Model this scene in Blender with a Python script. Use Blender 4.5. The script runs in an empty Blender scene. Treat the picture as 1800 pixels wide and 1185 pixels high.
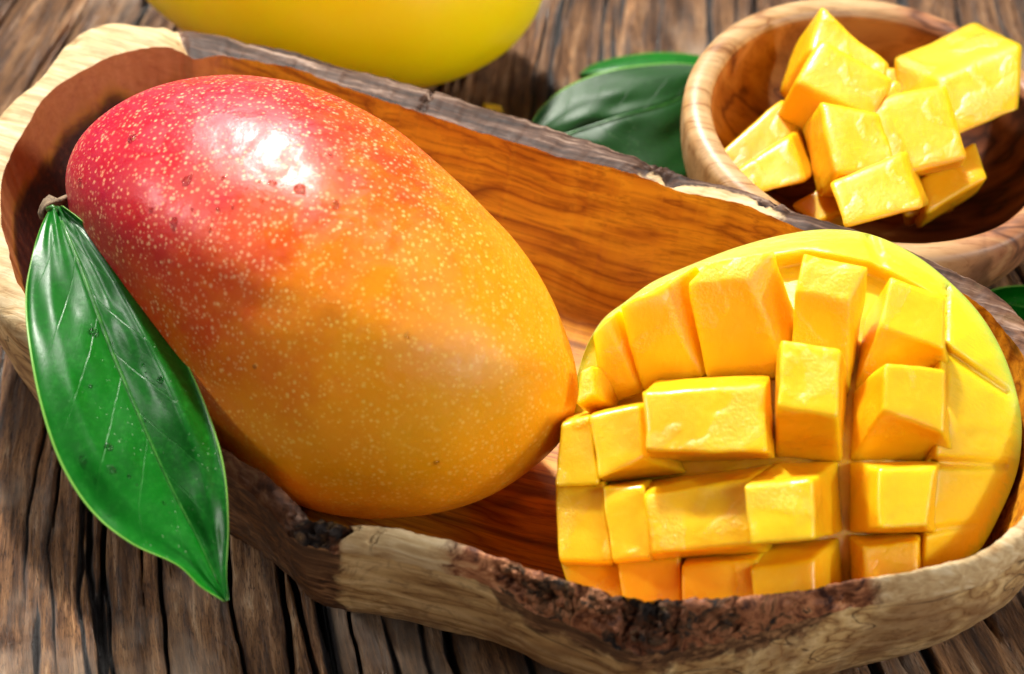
import bpy, bmesh, math, random
import numpy as np
from mathutils import Vector, Matrix
from mathutils.bvhtree import BVHTree

S = 0.01                                   # all layout below is in centimetres
scene = bpy.context.scene
col = scene.collection
R = math.radians

# ------------------------------------------------------------------ camera
ELEV, DIST, FPX = R(46.0), 66.0, 5000.0    # FPX: focal length in pixels of an 1800 px wide frame
Fv = np.array([0, math.cos(ELEV), -math.sin(ELEV)])
Uv = np.array([0, math.sin(ELEV), math.cos(ELEV)])
Rv = np.array([1.0, 0, 0])
CAM = -DIST * Fv
cam_d = bpy.data.cameras.new('camera'); cam = bpy.data.objects.new('camera', cam_d); col.objects.link(cam)
cam_d.sensor_width = 36.0; cam_d.lens = 36.0 * FPX / 1800.0
cam_d.clip_start = 0.01; cam_d.clip_end = 50
cam.location = Vector(CAM * S); cam.rotation_euler = (math.pi / 2 - ELEV, 0, 0)
cam_d.dof.use_dof = True; cam_d.dof.focus_distance = 0.605; cam_d.dof.aperture_fstop = 14.0
scene.camera = cam

# ------------------------------------------------------------------ light
world = bpy.data.worlds.new('World'); scene.world = world; world.use_nodes = True
bg = world.node_tree.nodes['Background']; bg.inputs['Color'].default_value = (1.0, 0.975, 0.94, 1); bg.inputs['Strength'].default_value = 0.09

def area_light(name, az, el, dist, size, power, color=(1, 1, 1), aim=(0, 0, 3)):
    """az measured clockwise from straight behind the scene, el above the table"""
    d = np.array([math.sin(R(az)) * math.cos(R(el)), math.cos(R(az)) * math.cos(R(el)), math.sin(R(el))])
    ld = bpy.data.lights.new(name, 'AREA'); ld.shape = 'DISK'; ld.size = size * S; ld.energy = power; ld.color = color
    o = bpy.data.objects.new(name, ld); col.objects.link(o)
    p = Vector((np.array(aim) + d * dist) * S); o.location = p
    o.rotation_euler = (Vector(np.array(aim) * S) - p).to_track_quat('-Z', 'Y').to_euler()
    return o
area_light('key_lamp', -15, 49, 180, 11, 68, (1.0, 0.955, 0.88))
area_light('left_lamp', -84, 36, 150, 16, 8, (1.0, 0.97, 0.93))
area_light('right_lamp', 104, 31, 150, 16, 9, (1.0, 0.96, 0.90))
area_light('key_glow_softbox', -16, 52, 150, 60, 9, (1.0, 0.98, 0.96))  # softbox added around the key direction to broaden highlights; no window here
area_light('front_softbox', 140, 33, 130, 60, 5.6, (1.0, 0.97, 0.93))

scene.view_settings.view_transform = 'Standard'; scene.view_settings.look = 'None'
scene.view_settings.exposure = 0.0; scene.view_settings.gamma = 1.0
scene.cycles.use_denoising = True; scene.cycles.adaptive_threshold = 0.03; scene.render.filter_size = 1.15
scene.cycles.max_bounces = 7; scene.cycles.diffuse_bounces = 4; scene.cycles.glossy_bounces = 3; scene.cycles.transmission_bounces = 4; scene.cycles.transparent_max_bounces = 8
scene.cycles.caustics_reflective = False; scene.cycles.caustics_refractive = True
scene.cycles.sample_clamp_indirect = 6.0

# ------------------------------------------------------------------ layout helpers
def ray(px, py):
    px = np.asarray(px, float); py = np.asarray(py, float)
    return Fv + ((px - 900) / FPX)[..., None] * Rv - ((py - 592.5) / FPX)[..., None] * Uv
def at(px, py, z):                          # point of a horizontal plane at height z
    d = ray(px, py); k = (np.asarray(z, float) - CAM[2]) / d[..., 2]
    return CAM + d * k[..., None]
def dep(px, py, z):
    d = ray(px, py); return (np.asarray(z, float) - CAM[2]) / d[..., 2]
def pw(px, py, depth):
    return CAM + ray(px, py) * np.asarray(depth, float)[..., None]

def hashn(i, j, k, seed):
    n = (i.astype(np.int64) * 73856093) ^ (j.astype(np.int64) * 19349663) ^ (k.astype(np.int64) * 83492791) ^ (seed * 2654435)
    n = (n ^ (n >> 13)) * 1274126177 & 0x7fffffff
    n = (n ^ (n >> 15)) * 668265263 & 0x7fffffff
    return ((n >> 7) & 0xffff) / 65535.0 * 2 - 1
def vnoise(x, y, z=0.0, seed=0):
    x, y, z = np.broadcast_arrays(np.asarray(x, float), np.asarray(y, float), np.asarray(z, float))
    i, j, k = np.floor(x), np.floor(y), np.floor(z)
    u, v, w = x - i, y - j, z - k
    u = u * u * (3 - 2 * u); v = v * v * (3 - 2 * v); w = w * w * (3 - 2 * w)
    o = 0
    for a in (0, 1):
        for b in (0, 1):
            for c in (0, 1):
                o = o + hashn(i + a, j + b, k + c, seed) * (u if a else 1 - u) * (v if b else 1 - v) * (w if c else 1 - w)
    return o
def fbm(x, y, z=0.0, seed=0, oct=4, gain=0.5):
    o, a, f = 0, 1.0, 1.0
    for q in range(oct):
        o = o + a * vnoise(np.asarray(x) * f, np.asarray(y) * f, np.asarray(z) * f, seed + q * 17); a *= gain; f *= 2.03
    return o
def sstep(a, b, x):
    t = np.clip((np.asarray(x, float) - a) / (b - a), 0, 1); return t * t * (3 - 2 * t)
def spline(pts, n, closed=True):
    """centripetal-ish Catmull-Rom through rows of pts, n samples by arc length of the first two columns"""
    P = np.asarray(pts, float); m = len(P)
    seg = m if closed else m - 1; sub = 24; out = []
    for s in range(seg):
        if closed: p0, p1, p2, p3 = P[(s - 1) % m], P[s], P[(s + 1) % m], P[(s + 2) % m]
        else: p0, p1, p2, p3 = P[max(s - 1, 0)], P[s], P[s + 1], P[min(s + 2, m - 1)]
        t = (np.arange(sub) / sub)[:, None]
        out.append(0.5 * (2 * p1 + (p2 - p0) * t + (2 * p0 - 5 * p1 + 4 * p2 - p3) * t ** 2 + (3 * p1 - p0 - 3 * p2 + p3) * t ** 3))
    out.append(P[:1] if closed else P[-1:]); C = np.concatenate(out)
    L = np.concatenate([[0], np.cumsum(np.hypot(*np.diff(C[:, :2], axis=0).T))])
    s = np.linspace(0, L[-1], n + 1)[:-1] if closed else np.linspace(0, L[-1], n)
    return np.stack([np.interp(s, L, C[:, c]) for c in range(C.shape[1])], 1)

# ------------------------------------------------------------------ object helpers
def tag(o, label=None, cat=None, group=None, kind=None):
    if label: o['label'] = label
    if cat: o['category'] = cat
    if group: o['group'] = group
    if kind: o['kind'] = kind
    return o
def empty(name, loc):
    o = bpy.data.objects.new(name, None); o.location = Vector(np.asarray(loc) * S); o.empty_display_size = 0.01
    col.objects.link(o); return o
def mesh_obj(name, V, faces, mat, parent=None, smooth=True, attrs=None):
    V = np.asarray(V, float).reshape(-1, 3) * S
    origin = V.mean(0) if parent is None else np.array(parent.location)
    me = bpy.data.meshes.new(name)
    me.from_pydata((V - origin).tolist(), [], [tuple(f) for f in np.asarray(faces).tolist()] if isinstance(faces, np.ndarray) else faces)
    if attrs:
        for k, a in attrs.items():
            a = np.asarray(a, float)
            if a.ndim == 1:
                at_ = me.attributes.new(k, 'FLOAT', 'POINT'); at_.data.foreach_set('value', a.ravel())
            else:
                at_ = me.attributes.new(k, 'FLOAT_VECTOR', 'POINT'); at_.data.foreach_set('vector', a.ravel())
    me.polygons.foreach_set('use_smooth', [smooth] * len(me.polygons))
    if mat: me.materials.append(mat)
    me.update()
    o = bpy.data.objects.new(name, me); col.objects.link(o)
    if parent is None: o.location = Vector(origin)
    else: o.parent = parent
    return o
def grid_faces(n, m, wrap_n=False, wrap_m=False, flip=False):
    i = np.arange(n if wrap_n else n - 1)[:, None]; j = np.arange(m if wrap_m else m - 1)[None, :]
    i2 = (i + 1) % n; j2 = (j + 1) % m
    a = i * m + j; b = i * m + j2; c = i2 * m + j2; d = i2 * m + j
    f = np.stack([a, b, c, d] if not flip else [a, d, c, b], -1).reshape(-1, 4)
    return f

# ------------------------------------------------------------------ material helpers
class NT:
    def __init__(s, name):
        s.m = bpy.data.materials.new(name); s.m.use_nodes = True; s.t = s.m.node_tree
        s.b = s.t.nodes['Principled BSDF']; s.out = s.t.nodes['Material Output']
    def n(s, ty, **kw):
        nd = s.t.nodes.new(ty)
        for k, v in kw.items(): setattr(nd, k, v)
        return nd
    def put(s, sock, v):
        if v is None: return
        if hasattr(v, 'is_output') or isinstance(v, bpy.types.NodeSocket): s.t.links.new(v, sock)
        elif isinstance(v, (tuple, list)):
            sock.default_value = tuple(v) + (1,) if len(sock.default_value) == 4 and len(v) == 3 else v
        else: sock.default_value = v
    def cm(s):                              # object coordinates in centimetres
        tc = s.n('ShaderNodeTexCoord'); return s.vmul(tc.outputs['Object'], (100, 100, 100))
    def vmul(s, v, k):
        nd = s.n('ShaderNodeVectorMath', operation='MULTIPLY'); s.put(nd.inputs[0], v); s.put(nd.inputs[1], k); return nd.outputs[0]
    def vadd(s, v, k):
        nd = s.n('ShaderNodeVectorMath', operation='ADD'); s.put(nd.inputs[0], v); s.put(nd.inputs[1], k); return nd.outputs[0]
    def attr(s, name, vec=False):
        nd = s.n('ShaderNodeAttribute', attribute_name=name); return nd.outputs['Vector' if vec else 'Fac']
    def noise(s, v, scale=1.0, detail=3.0, rough=0.5, dist=0.0, color=False):
        nd = s.n('ShaderNodeTexNoise'); s.put(nd.inputs['Vector'], v); s.put(nd.inputs['Scale'], scale); s.put(nd.inputs['Detail'], detail)
        s.put(nd.inputs['Roughness'], rough); s.put(nd.inputs['Distortion'], dist); return nd.outputs['Color' if color else 'Fac']
    def voro(s, v, scale=1.0, feature='F1', rnd=1.0, out='Distance'):
        nd = s.n('ShaderNodeTexVoronoi', feature=feature); s.put(nd.inputs['Vector'], v); s.put(nd.inputs['Scale'], scale)
        s.put(nd.inputs['Randomness'], rnd); return nd.outputs[out]
    def ramp(s, fac, stops, interp='LINEAR'):
        nd = s.n('ShaderNodeValToRGB'); s.put(nd.inputs['Fac'], fac); cr = nd.color_ramp; cr.interpolation = interp
        while len(cr.elements) < len(stops): cr.elements.new(0.5)
        for e, (p, c) in zip(cr.elements, stops):
            e.position = p; c = (c, c, c) if not isinstance(c, (tuple, list)) else c; e.color = tuple(c) + (1,)
        return nd.outputs['Color']
    def mix(s, fac, a, b, mode='MIX'):
        nd = s.n('ShaderNodeMix', data_type='RGBA', blend_type=mode); nd.clamp_factor = True
        s.put(nd.inputs[0], fac); s.put(nd.inputs[6], a); s.put(nd.inputs[7], b); return nd.outputs[2]
    def math(s, op, a, b=None, c=None, clamp=False):
        nd = s.n('ShaderNodeMath', operation=op); nd.use_clamp = clamp
        s.put(nd.inputs[0], a); s.put(nd.inputs[1], b); s.put(nd.inputs[2], c); return nd.outputs[0]
    def step(s, x, a, b):
        nd = s.n('ShaderNodeMapRange', interpolation_type='SMOOTHSTEP'); s.put(nd.inputs['Value'], x)
        nd.inputs['From Min'].default_value = a; nd.inputs['From Max'].default_value = b; return nd.outputs['Result']
    def sep(s, v):
        nd = s.n('ShaderNodeSeparateXYZ'); s.put(nd.inputs[0], v); return nd.outputs
    def comb(s, x, y, z=0.0):
        nd = s.n('ShaderNodeCombineXYZ'); s.put(nd.inputs[0], x); s.put(nd.inputs[1], y); s.put(nd.inputs[2], z); return nd.outputs[0]
    def bump(s, h, dist_cm, strength=1.0, normal=None):
        nd = s.n('ShaderNodeBump'); s.put(nd.inputs['Height'], h); nd.inputs['Distance'].default_value = dist_cm * S
        s.put(nd.inputs['Strength'], strength); s.put(nd.inputs['Normal'], normal); return nd.outputs[0]
    def set(s, **kw):
        names = {'color': 'Base Color', 'rough': 'Roughness', 'normal': 'Normal', 'sss': 'Subsurface Weight', 'sssr': 'Subsurface Radius',
                 'ssss': 'Subsurface Scale', 'coat': 'Coat Weight', 'coatr': 'Coat Roughness', 'coatn': 'Coat Normal', 'spec': 'Specular IOR Level',
                 'ior': 'IOR', 'trans': 'Transmission Weight', 'sheen': 'Sheen Weight'}
        for k, v in kw.items(): s.put(s.b.inputs[names[k]], v)
        return s.m

# ---- table: weathered, oiled old timber (attribute grain = (across, along, random))
def mat_table():
    T = NT('weathered_timber')
    g = T.attr('grain', True)
    crack = T.attr('crack')
    fine = T.noise(T.vmul(g, (5.0, 0.45, 1)), 1.0, 10, 0.70, 0.5)
    band = T.noise(T.vmul(g, (1.1, 0.14, 1)), 1.0, 3, 0.55, 0.8)
    pat = T.noise(T.vmul(g, (0.35, 0.25, 1)), 1.0, 4, 0.6)
    fleck = T.noise(T.vmul(g, (24, 3.2, 1)), 1.0, 7, 0.75, 0.3)
    c = T.ramp(fine, [(0.32, (0.028, 0.012, 0.005)), (0.45, (0.18, 0.082, 0.031)), (0.57, (0.42, 0.225, 0.100)), (0.70, (0.74, 0.55, 0.36))])
    c2 = T.ramp(band, [(0.32, (0.42, 0.33, 0.27)), (0.52, (0.95, 0.9, 0.85)), (0.72, (1.4, 1.3, 1.2))])
    c = T.mix(1.0, c, c2, 'MULTIPLY')
    c = T.mix(T.step(fleck, 0.50, 0.38), c, T.mix(1.0, c, (0.25, 0.2, 0.18), 'MULTIPLY'))
    grey = T.mix(0.5, c, (0.62, 0.48, 0.36))
    c = T.mix(T.step(pat, 0.50, 0.70), c, grey)
    c = T.mix(T.step(crack, 0.12, 0.6), c, (0.008, 0.004, 0.003))
    h = T.math('ADD', T.math('MULTIPLY', fine, 0.9), T.math('MULTIPLY', fleck, 0.5))
    nb = T.bump(h, 0.22, 1.0)
    rough = T.math('ADD', 0.14, T.math('MULTIPLY', fleck, 0.5))
    return T.set(color=c, rough=rough, normal=nb, spec=0.7)

# ---- olive wood of the long dish
def wood_grain(T, v, stretch, scale=1.0, warp=0.7):
    """long wavy olive wood figure; returns 0..1 value, fine pores"""
    w = T.noise(v, 0.16 * scale, 2, 0.5, 0.0, color=True)
    w = T.vmul(T.vadd(w, (-0.5, -0.5, -0.5)), (warp * 2, warp * 2, warp * 2))
    vv = T.vmul(T.vadd(v, w), stretch)
    a = T.noise(vv, 0.75 * scale, 3, 0.5, 0.25)
    f = T.noise(T.vmul(vv, (2.2, 6, 6)), 1.2 * scale, 6, 0.68, 0.5)
    return a, f

def mat_hollow():
    T = NT('olive_wood_hollow'); v = T.attr('grain', True); sap = T.attr('sap'); heart = T.attr('heart')
    a, f = wood_grain(T, v, (0.13, 1.0, 1.0))
    st = T.math('PINGPONG', T.math('MULTIPLY', a, 7.5), 0.5)
    c = T.ramp(T.math('MULTIPLY', st, 2.0), [(0.0, (0.38, 0.125, 0.008)), (0.16, (0.55, 0.205, 0.010)), (0.45, (0.66, 0.275, 0.013)), (1.0, (0.74, 0.335, 0.016))])
    c = T.mix(T.step(f, 0.42, 0.70), c, T.mix(1.0, c, (0.55, 0.45, 0.4), 'MULTIPLY'))
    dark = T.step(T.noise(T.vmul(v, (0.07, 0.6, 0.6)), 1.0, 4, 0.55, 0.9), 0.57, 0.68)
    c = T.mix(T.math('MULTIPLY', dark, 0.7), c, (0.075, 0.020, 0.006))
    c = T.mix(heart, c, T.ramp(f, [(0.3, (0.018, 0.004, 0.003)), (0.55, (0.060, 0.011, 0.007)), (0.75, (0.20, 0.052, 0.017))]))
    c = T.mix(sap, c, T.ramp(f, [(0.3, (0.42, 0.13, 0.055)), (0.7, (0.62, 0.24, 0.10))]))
    nb = T.bump(f, 0.012, 0.5)
    return T.set(color=c, rough=T.math('ADD', 0.42, T.math('MULTIPLY', f, 0.2)), normal=nb, spec=0.3)

def mat_outer():
    T = NT('olive_wood_outer'); v = T.attr('grain', True); dk = T.attr('heart'); bark = T.attr('bark')
    a, f = wood_grain(T, v, (0.14, 1.0, 1.0))
    st = T.math('PINGPONG', T.math('MULTIPLY', a, 6.0), 0.5)
    c = T.ramp(T.math('MULTIPLY', st, 2.0), [(0.0, (0.20, 0.095, 0.035)), (0.09, (0.46, 0.285, 0.115)), (0.5, (0.62, 0.43, 0.19)), (1.0, (0.74, 0.55, 0.28))])
    big = T.noise(v, 0.35, 3, 0.6, 1.0)
    c = T.mix(T.step(big, 0.46, 0.66), c, T.mix(0.75, c, (0.24, 0.12, 0.05)))
    c = T.mix(T.step(f, 0.46, 0.70), c, T.mix(1.0, c, (0.58, 0.48, 0.38), 'MULTIPLY'))
    burl = T.noise(v, 0.8, 8, 0.68, 2.4)
    c = T.mix(T.math('MULTIPLY', T.step(burl, 0.50, 0.66), 0.55), c, (0.20, 0.105, 0.045))
    brown = T.ramp(f, [(0.30, (0.016, 0.008, 0.005)), (0.48, (0.095, 0.044, 0.020)), (0.66, (0.36, 0.19, 0.085))])
    n2 = T.noise(v, 1.6, 5, 0.65, 0.6)
    c = T.mix(T.step(T.math('ADD', dk, T.math('MULTIPLY', T.math('SUBTRACT', n2, 0.5), 0.9)), 0.42, 0.62), c, brown)
    vein = T.math('ABSOLUTE', T.math('SUBTRACT', T.noise(T.vmul(v, (0.10, 0.55, 0.55)), 0.8, 2, 0.5, 1.2), 0.5))
    c = T.mix(T.math('MULTIPLY', T.step(vein, 0.012, 0.0), 0.8), c, (0.05, 0.022, 0.012))
    nb = T.bump(T.math('ADD', f, T.math('MULTIPLY', vein, 1.0)), 0.02, 0.6)
    return T.set(color=c, rough=T.math('ADD', 0.34, T.math('MULTIPLY', f, 0.22)), normal=nb, spec=0.45)

def mat_rim():
    T = NT('live_edge_rim'); v = T.attr('grain', True); pale = T.attr('pale'); bark = T.attr('bark'); red = T.attr('red')
    x = T.cm()
    n1 = T.noise(x, 1.5, 9, 0.68, 1.2); n2 = T.noise(x, 4.2, 5, 0.66, 0.5); fl = T.noise(T.vmul(v, (0.5, 5, 5)), 1.0, 5, 0.62, 0.4)
    grey = T.ramp(fl, [(0.30, (0.014, 0.009, 0.008)), (0.45, (0.040, 0.020, 0.013)), (0.56, (0.095, 0.052, 0.035)), (0.72, (0.33, 0.23, 0.17))])
    redw = T.ramp(n1, [(0.36, (0.035, 0.013, 0.010)), (0.46, (0.22, 0.080, 0.036)), (0.55, (0.46, 0.200, 0.090)), (0.68, (0.68, 0.44, 0.22))])
    palec = T.ramp(fl, [(0.28, (0.30, 0.17, 0.07)), (0.50, (0.52, 0.37, 0.19)), (0.72, (0.68, 0.55, 0.35))])
    palec = T.mix(T.step(n1, 0.56, 0.72), palec, T.mix(0.5, palec, (0.45, 0.22, 0.09)))
    c = T.mix(red, grey, redw)
    c = T.mix(T.step(T.math('ADD', pale, T.math('MULTIPLY', T.math('SUBTRACT', n1, 0.5), 0.8)), 0.40, 0.60), c, palec)
    bk = T.math('ADD', bark, T.math('MULTIPLY', T.math('SUBTRACT', n1, 0.5), 1.5))
    barkc = T.ramp(n2, [(0.30, (0.008, 0.006, 0.006)), (0.50, (0.030, 0.022, 0.020)), (0.62, (0.13, 0.075, 0.040)), (0.78, (0.42, 0.27, 0.11))])
    bmask = T.step(bk, 0.55, 0.72)
    c = T.mix(bmask, c, barkc)
    crk = T.step(T.math('ABSOLUTE', T.math('SUBTRACT', T.noise(T.vmul(v, (0.9, 0.35, 0.35)), 1.0, 4, 0.6, 0.2), 0.5)), 0.012, 0.0)
    h = T.math('ADD', T.math('MULTIPLY', fl, 0.25), T.math('MULTIPLY', T.math('MULTIPLY', n2, bmask), 1.6))
    nb = T.bump(h, 0.14, 1.0)
    return T.set(color=c, rough=T.math('ADD', 0.42, T.math('MULTIPLY', n2, 0.3)), normal=nb, spec=0.16)

def mat_small_bowl(inner):
    T = NT('turned_olive_wood_' + ('inside' if inner else 'outside')); v = T.cm()
    a, f = wood_grain(T, T.vadd(v, (3.1, 1.7, 0.4)), (0.30, 1.0, 0.35))
    st = T.math('MULTIPLY', T.math('PINGPONG', T.math('MULTIPLY', a, 5.0), 0.5), 2.0)
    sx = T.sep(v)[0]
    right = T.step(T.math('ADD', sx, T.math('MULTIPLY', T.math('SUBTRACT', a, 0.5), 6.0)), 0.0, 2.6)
    if inner:
        c = T.ramp(st, [(0.0, (0.16, 0.05, 0.012)), (0.2, (0.40, 0.165, 0.035)), (1.0, (0.55, 0.28, 0.08))])
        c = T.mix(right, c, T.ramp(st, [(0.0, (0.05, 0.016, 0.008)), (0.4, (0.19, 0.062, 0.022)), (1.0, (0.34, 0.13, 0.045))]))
    else:
        c = T.ramp(st, [(0.0, (0.33, 0.17, 0.075)), (0.14, (0.58, 0.40, 0.21)), (1.0, (0.70, 0.55, 0.34))])
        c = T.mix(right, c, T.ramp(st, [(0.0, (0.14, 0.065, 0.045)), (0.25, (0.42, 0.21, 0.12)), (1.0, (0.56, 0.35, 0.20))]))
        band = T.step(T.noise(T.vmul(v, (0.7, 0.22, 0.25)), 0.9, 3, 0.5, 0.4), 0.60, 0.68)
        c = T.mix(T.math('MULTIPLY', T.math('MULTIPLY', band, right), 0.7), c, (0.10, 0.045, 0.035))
    c = T.mix(T.math('MULTIPLY', T.step(f, 0.45, 0.66), 0.6), c, T.mix(1.0, c, (0.5, 0.38, 0.28), 'MULTIPLY'))
    c = T.mix(1.0, c, (0.74, 0.62, 0.50), 'MULTIPLY')
    return T.set(color=c, rough=0.6 if inner else 0.42, normal=T.bump(f, 0.012, 0.5), spec=0.25 if inner else 0.4)

# ---- mango skin (attribute pos = (right, up, toward) normalised on the fruit)
def mat_mango_skin():
    T = NT('ripe_mango_skin'); p = T.attr('pos', True); x = T.cm(); P = T.sep(p)
    w = T.noise(x, 0.34, 4, 0.55, 0.3); w2 = T.noise(x, 1.6, 5, 0.65, 0.6)
    r = T.math('ADD', T.math('MULTIPLY', P[0], -0.52), T.math('MULTIPLY', P[1], 0.60))
    r = T.math('ADD', r, T.math('MULTIPLY', T.math('SUBTRACT', w, 0.5), 0.95))
    r = T.math('ADD', r, T.math('MULTIPLY', T.math('SUBTRACT', w2, 0.5), 0.34))
    c = T.ramp(T.math('ADD', T.math('MULTIPLY', r, 0.5), 0.5),
               [(0.16, (0.82, 0.36, 0.006)), (0.38, (0.82, 0.29, 0.005)), (0.51, (0.77, 0.190, 0.007)), (0.63, (0.66, 0.070, 0.008)), (0.76, (0.52, 0.014, 0.018)), (0.95, (0.42, 0.006, 0.032))])
    # lenticels: pale specks of uneven size
    def dots(scale, r0, r1, off):
        xv = T.vadd(x, off)
        d = T.voro(xv, scale); rc = T.sep(T.voro(xv, scale, out='Color'))
        rad = T.math('MAXIMUM', 0.004, T.math('ADD', r0, T.math('MULTIPLY', rc[0], r1 - r0)))
        return T.math('SUBTRACT', 1.0, T.step(T.math('DIVIDE', d, rad), 0.35, 1.2))
    d1 = dots(6.6, 0.12, 0.34, (0, 0, 0)); d2 = dots(8.0, 0.06, 0.40, (3.3, 1.2, 7.1)); d3 = dots(6.2, 0.12, 0.36, (8.3, 4.2, 1.1))
    dm = T.math('MAXIMUM', d1, T.math('MAXIMUM', T.math('MULTIPLY', d3, 0.8), T.math('MULTIPLY', d2, 0.6)))
    pale = T.mix(T.step(r, -0.2, 0.35), (0.93, 0.58, 0.10), (0.92, 0.47, 0.24))
    c = T.mix(T.math('MULTIPLY', T.math('MULTIPLY', dm, T.step(T.noise(x, 0.9, 3, 0.5), 0.15, 0.55)), 0.76), c, pale)
    # tiny brown scars
    sc = T.voro(x, 0.6); c = T.mix(T.math('MULTIPLY', T.step(sc, 0.045, 0.015), 0.7), c, (0.16, 0.05, 0.01))
    smear = T.noise(x, 1.1, 5, 0.7, 1.2); fineb = T.noise(x, 15.0, 4, 0.7)
    rough = T.math('ADD', 0.29, T.math('MULTIPLY', T.step(smear, 0.38, 0.62), 0.22))
    h = T.math('ADD', T.math('MULTIPLY', T.noise(x, 1.3, 3, 0.5), 1.0), T.math('MULTIPLY', fineb, 0.22))
    h = T.math('ADD', h, T.math('MULTIPLY', dm, -0.05))
    nb = T.bump(h, 0.035, 0.7)
    return T.set(color=c, rough=rough, normal=nb, spec=0.45, sss=0.15, sssr=(1.0, 0.35, 0.08), ssss=0.003)

def mat_flesh(name='mango_flesh', base=(0.90, 0.515, 0.004), deep=(0.88, 0.425, 0.003), wet=1.0):
    T = NT(name); x = T.cm()
    n = T.noise(x, 0.5, 3, 0.5, 0.3); fib = T.noise(T.vmul(x, (5, 5, 1.2)), 1.4, 4, 0.6, 0.5)
    c = T.mix(T.step(n, 0.42, 0.70), base, deep)
    c = T.mix(T.math('MULTIPLY', T.step(fib, 0.50, 0.72), 0.35), c, (0.92, 0.55, 0.02))
    gran = T.noise(x, 13.0, 3, 0.6); patch = T.step(T.noise(x, 0.8, 2, 0.5, 0.5), 0.50, 0.60)
    h = T.math('ADD', T.math('MULTIPLY', T.math('MULTIPLY', gran, patch), 0.9), T.math('MULTIPLY', fib, 0.4))
    nb = T.bump(h, 0.045, 0.6)
    cn = T.bump(T.math('MULTIPLY', gran, T.math('ADD', 0.15, patch)), 0.07, 0.9)
    return T.set(color=c, rough=0.42, normal=nb, sss=0.75, sssr=(1.0, 0.72, 0.08), ssss=0.0055, coat=0.42 * wet, coatr=0.16, coatn=cn, spec=0.4)

def mat_cheek_flesh():
    T = NT('cheek_flesh_bed'); x = T.cm(); e = T.attr('edge')
    n = T.noise(x, 0.6, 3, 0.5); fib = T.noise(T.vmul(x, (1.5, 6, 3)), 1.2, 4, 0.6, 0.5)
    c = T.mix(n, (0.90, 0.52, 0.005), (0.88, 0.44, 0.003))
    c = T.mix(T.step(e, 0.55, 0.93), c, (0.82, 0.62, 0.010))
    c = T.mix(T.step(T.math('ADD', e, T.math('MULTIPLY', T.math('SUBTRACT', fib, 0.5), 0.06)), 0.94, 1.0), c, (0.50, 0.60, 0.06))
    gran = T.noise(x, 11, 4, 0.65)
    cn = T.bump(T.math('ADD', gran, fib), 0.07, 0.9)
    return T.set(color=c, rough=0.40, normal=T.bump(fib, 0.03, 0.6), sss=0.7, sssr=(1, 0.75, 0.08), ssss=0.0030, coat=0.55, coatr=0.15, coatn=cn)

def mat_cheek_skin():
    T = NT('cheek_skin'); x = T.cm(); e = T.attr('edge')
    n = T.noise(x, 0.8, 4, 0.6)
    c = T.mix(n, (0.62, 0.46, 0.02), (0.72, 0.36, 0.012))
    c = T.mix(T.step(e, 0.9, 1.0), c, (0.50, 0.55, 0.07))
    return T.set(color=c, rough=0.33, normal=T.bump(T.noise(x, 8, 3, 0.6), 0.02, 0.5))

def mat_leaf(name, dark, mid, light, rough=0.22):
    T = NT(name); q = T.sep(T.attr('uvl', True)); u, v = q[0], q[1]; x = T.cm()
    av = T.math('ABSOLUTE', v)
    n = T.noise(x, 0.8, 4, 0.6); n2 = T.noise(x, 4.5, 4, 0.65)
    c = T.mix(n, dark, mid)
    c = T.mix(T.math('MULTIPLY', T.step(T.math('ADD', v, T.math('MULTIPLY', T.math('SUBTRACT', n, 0.5), 0.9)), -0.12, 0.22), 0.5), c, dark)
    mott = T.noise(x, 7.0, 5, 0.7); c = T.mix(T.math('MULTIPLY', T.step(mott, 0.45, 0.7), 0.35), c, T.mix(0.25, mid, light))
    # side veins sweeping forward
    ph = T.math('SUBTRACT', T.math('MULTIPLY', u, 6.5), T.math('MULTIPLY', T.math('POWER', av, 0.85), 1.7))
    ph = T.math('ADD', ph, T.math('MULTIPLY', T.math('SUBTRACT', n, 0.5), 0.22))
    ph = T.math('ADD', ph, T.math('MULTIPLY', T.math('SIGN', v), 0.2))
    fr = T.math('ABSOLUTE', T.math('SUBTRACT', T.math('FRACT', ph), 0.5))
    vein = T.math('MULTIPLY', T.step(fr, 0.022, 0.0), T.step(av, 0.98, 0.45))
    ph2 = T.math('ABSOLUTE', T.math('SUBTRACT', T.math('FRACT', T.math('MULTIPLY', ph, 4.0)), 0.5))
    vein2 = T.math('MULTIPLY', T.step(ph2, 0.12, 0.0), T.math('MULTIPLY', T.step(u, 0.1, 0.35), 0.25))
    rib = T.step(av, 0.035, 0.010)
    c = T.mix(T.math('MULTIPLY', vein, 0.15), c, light)
    c = T.mix(T.math('MULTIPLY', rib, 0.25), c, light)
    c = T.mix(T.step(av, 0.968, 0.988), c, (0.17, 0.38, 0.06))
    dust = T.step(T.voro(x, 9.0), 0.16, 0.05)
    dm = T.math('MULTIPLY', dust, T.step(T.noise(x, 0.7, 3, 0.6), 0.48, 0.62))
    c = T.mix(T.math('MULTIPLY', dm, 0.5), c, (0.45, 0.62, 0.35))
    h = T.math('ADD', T.math('MULTIPLY', vein, -0.25), T.math('MULTIPLY', vein2, -0.10))
    h = T.math('ADD', h, T.math('MULTIPLY', n2, 0.18)); h = T.math('ADD', h, T.math('MULTIPLY', mott, 0.10)); h = T.math('ADD', h, T.math('MULTIPLY', dm, 0.5))
    nb = T.bump(h, 0.035, 0.6)
    r = T.math('ADD', rough, T.math('MULTIPLY', T.noise(x, 2.2, 4, 0.65), 0.22))
    return T.set(color=c, rough=r, normal=nb, spec=0.32, sss=0.06, sssr=(0.3, 1.0, 0.1), ssss=0.001)

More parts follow.
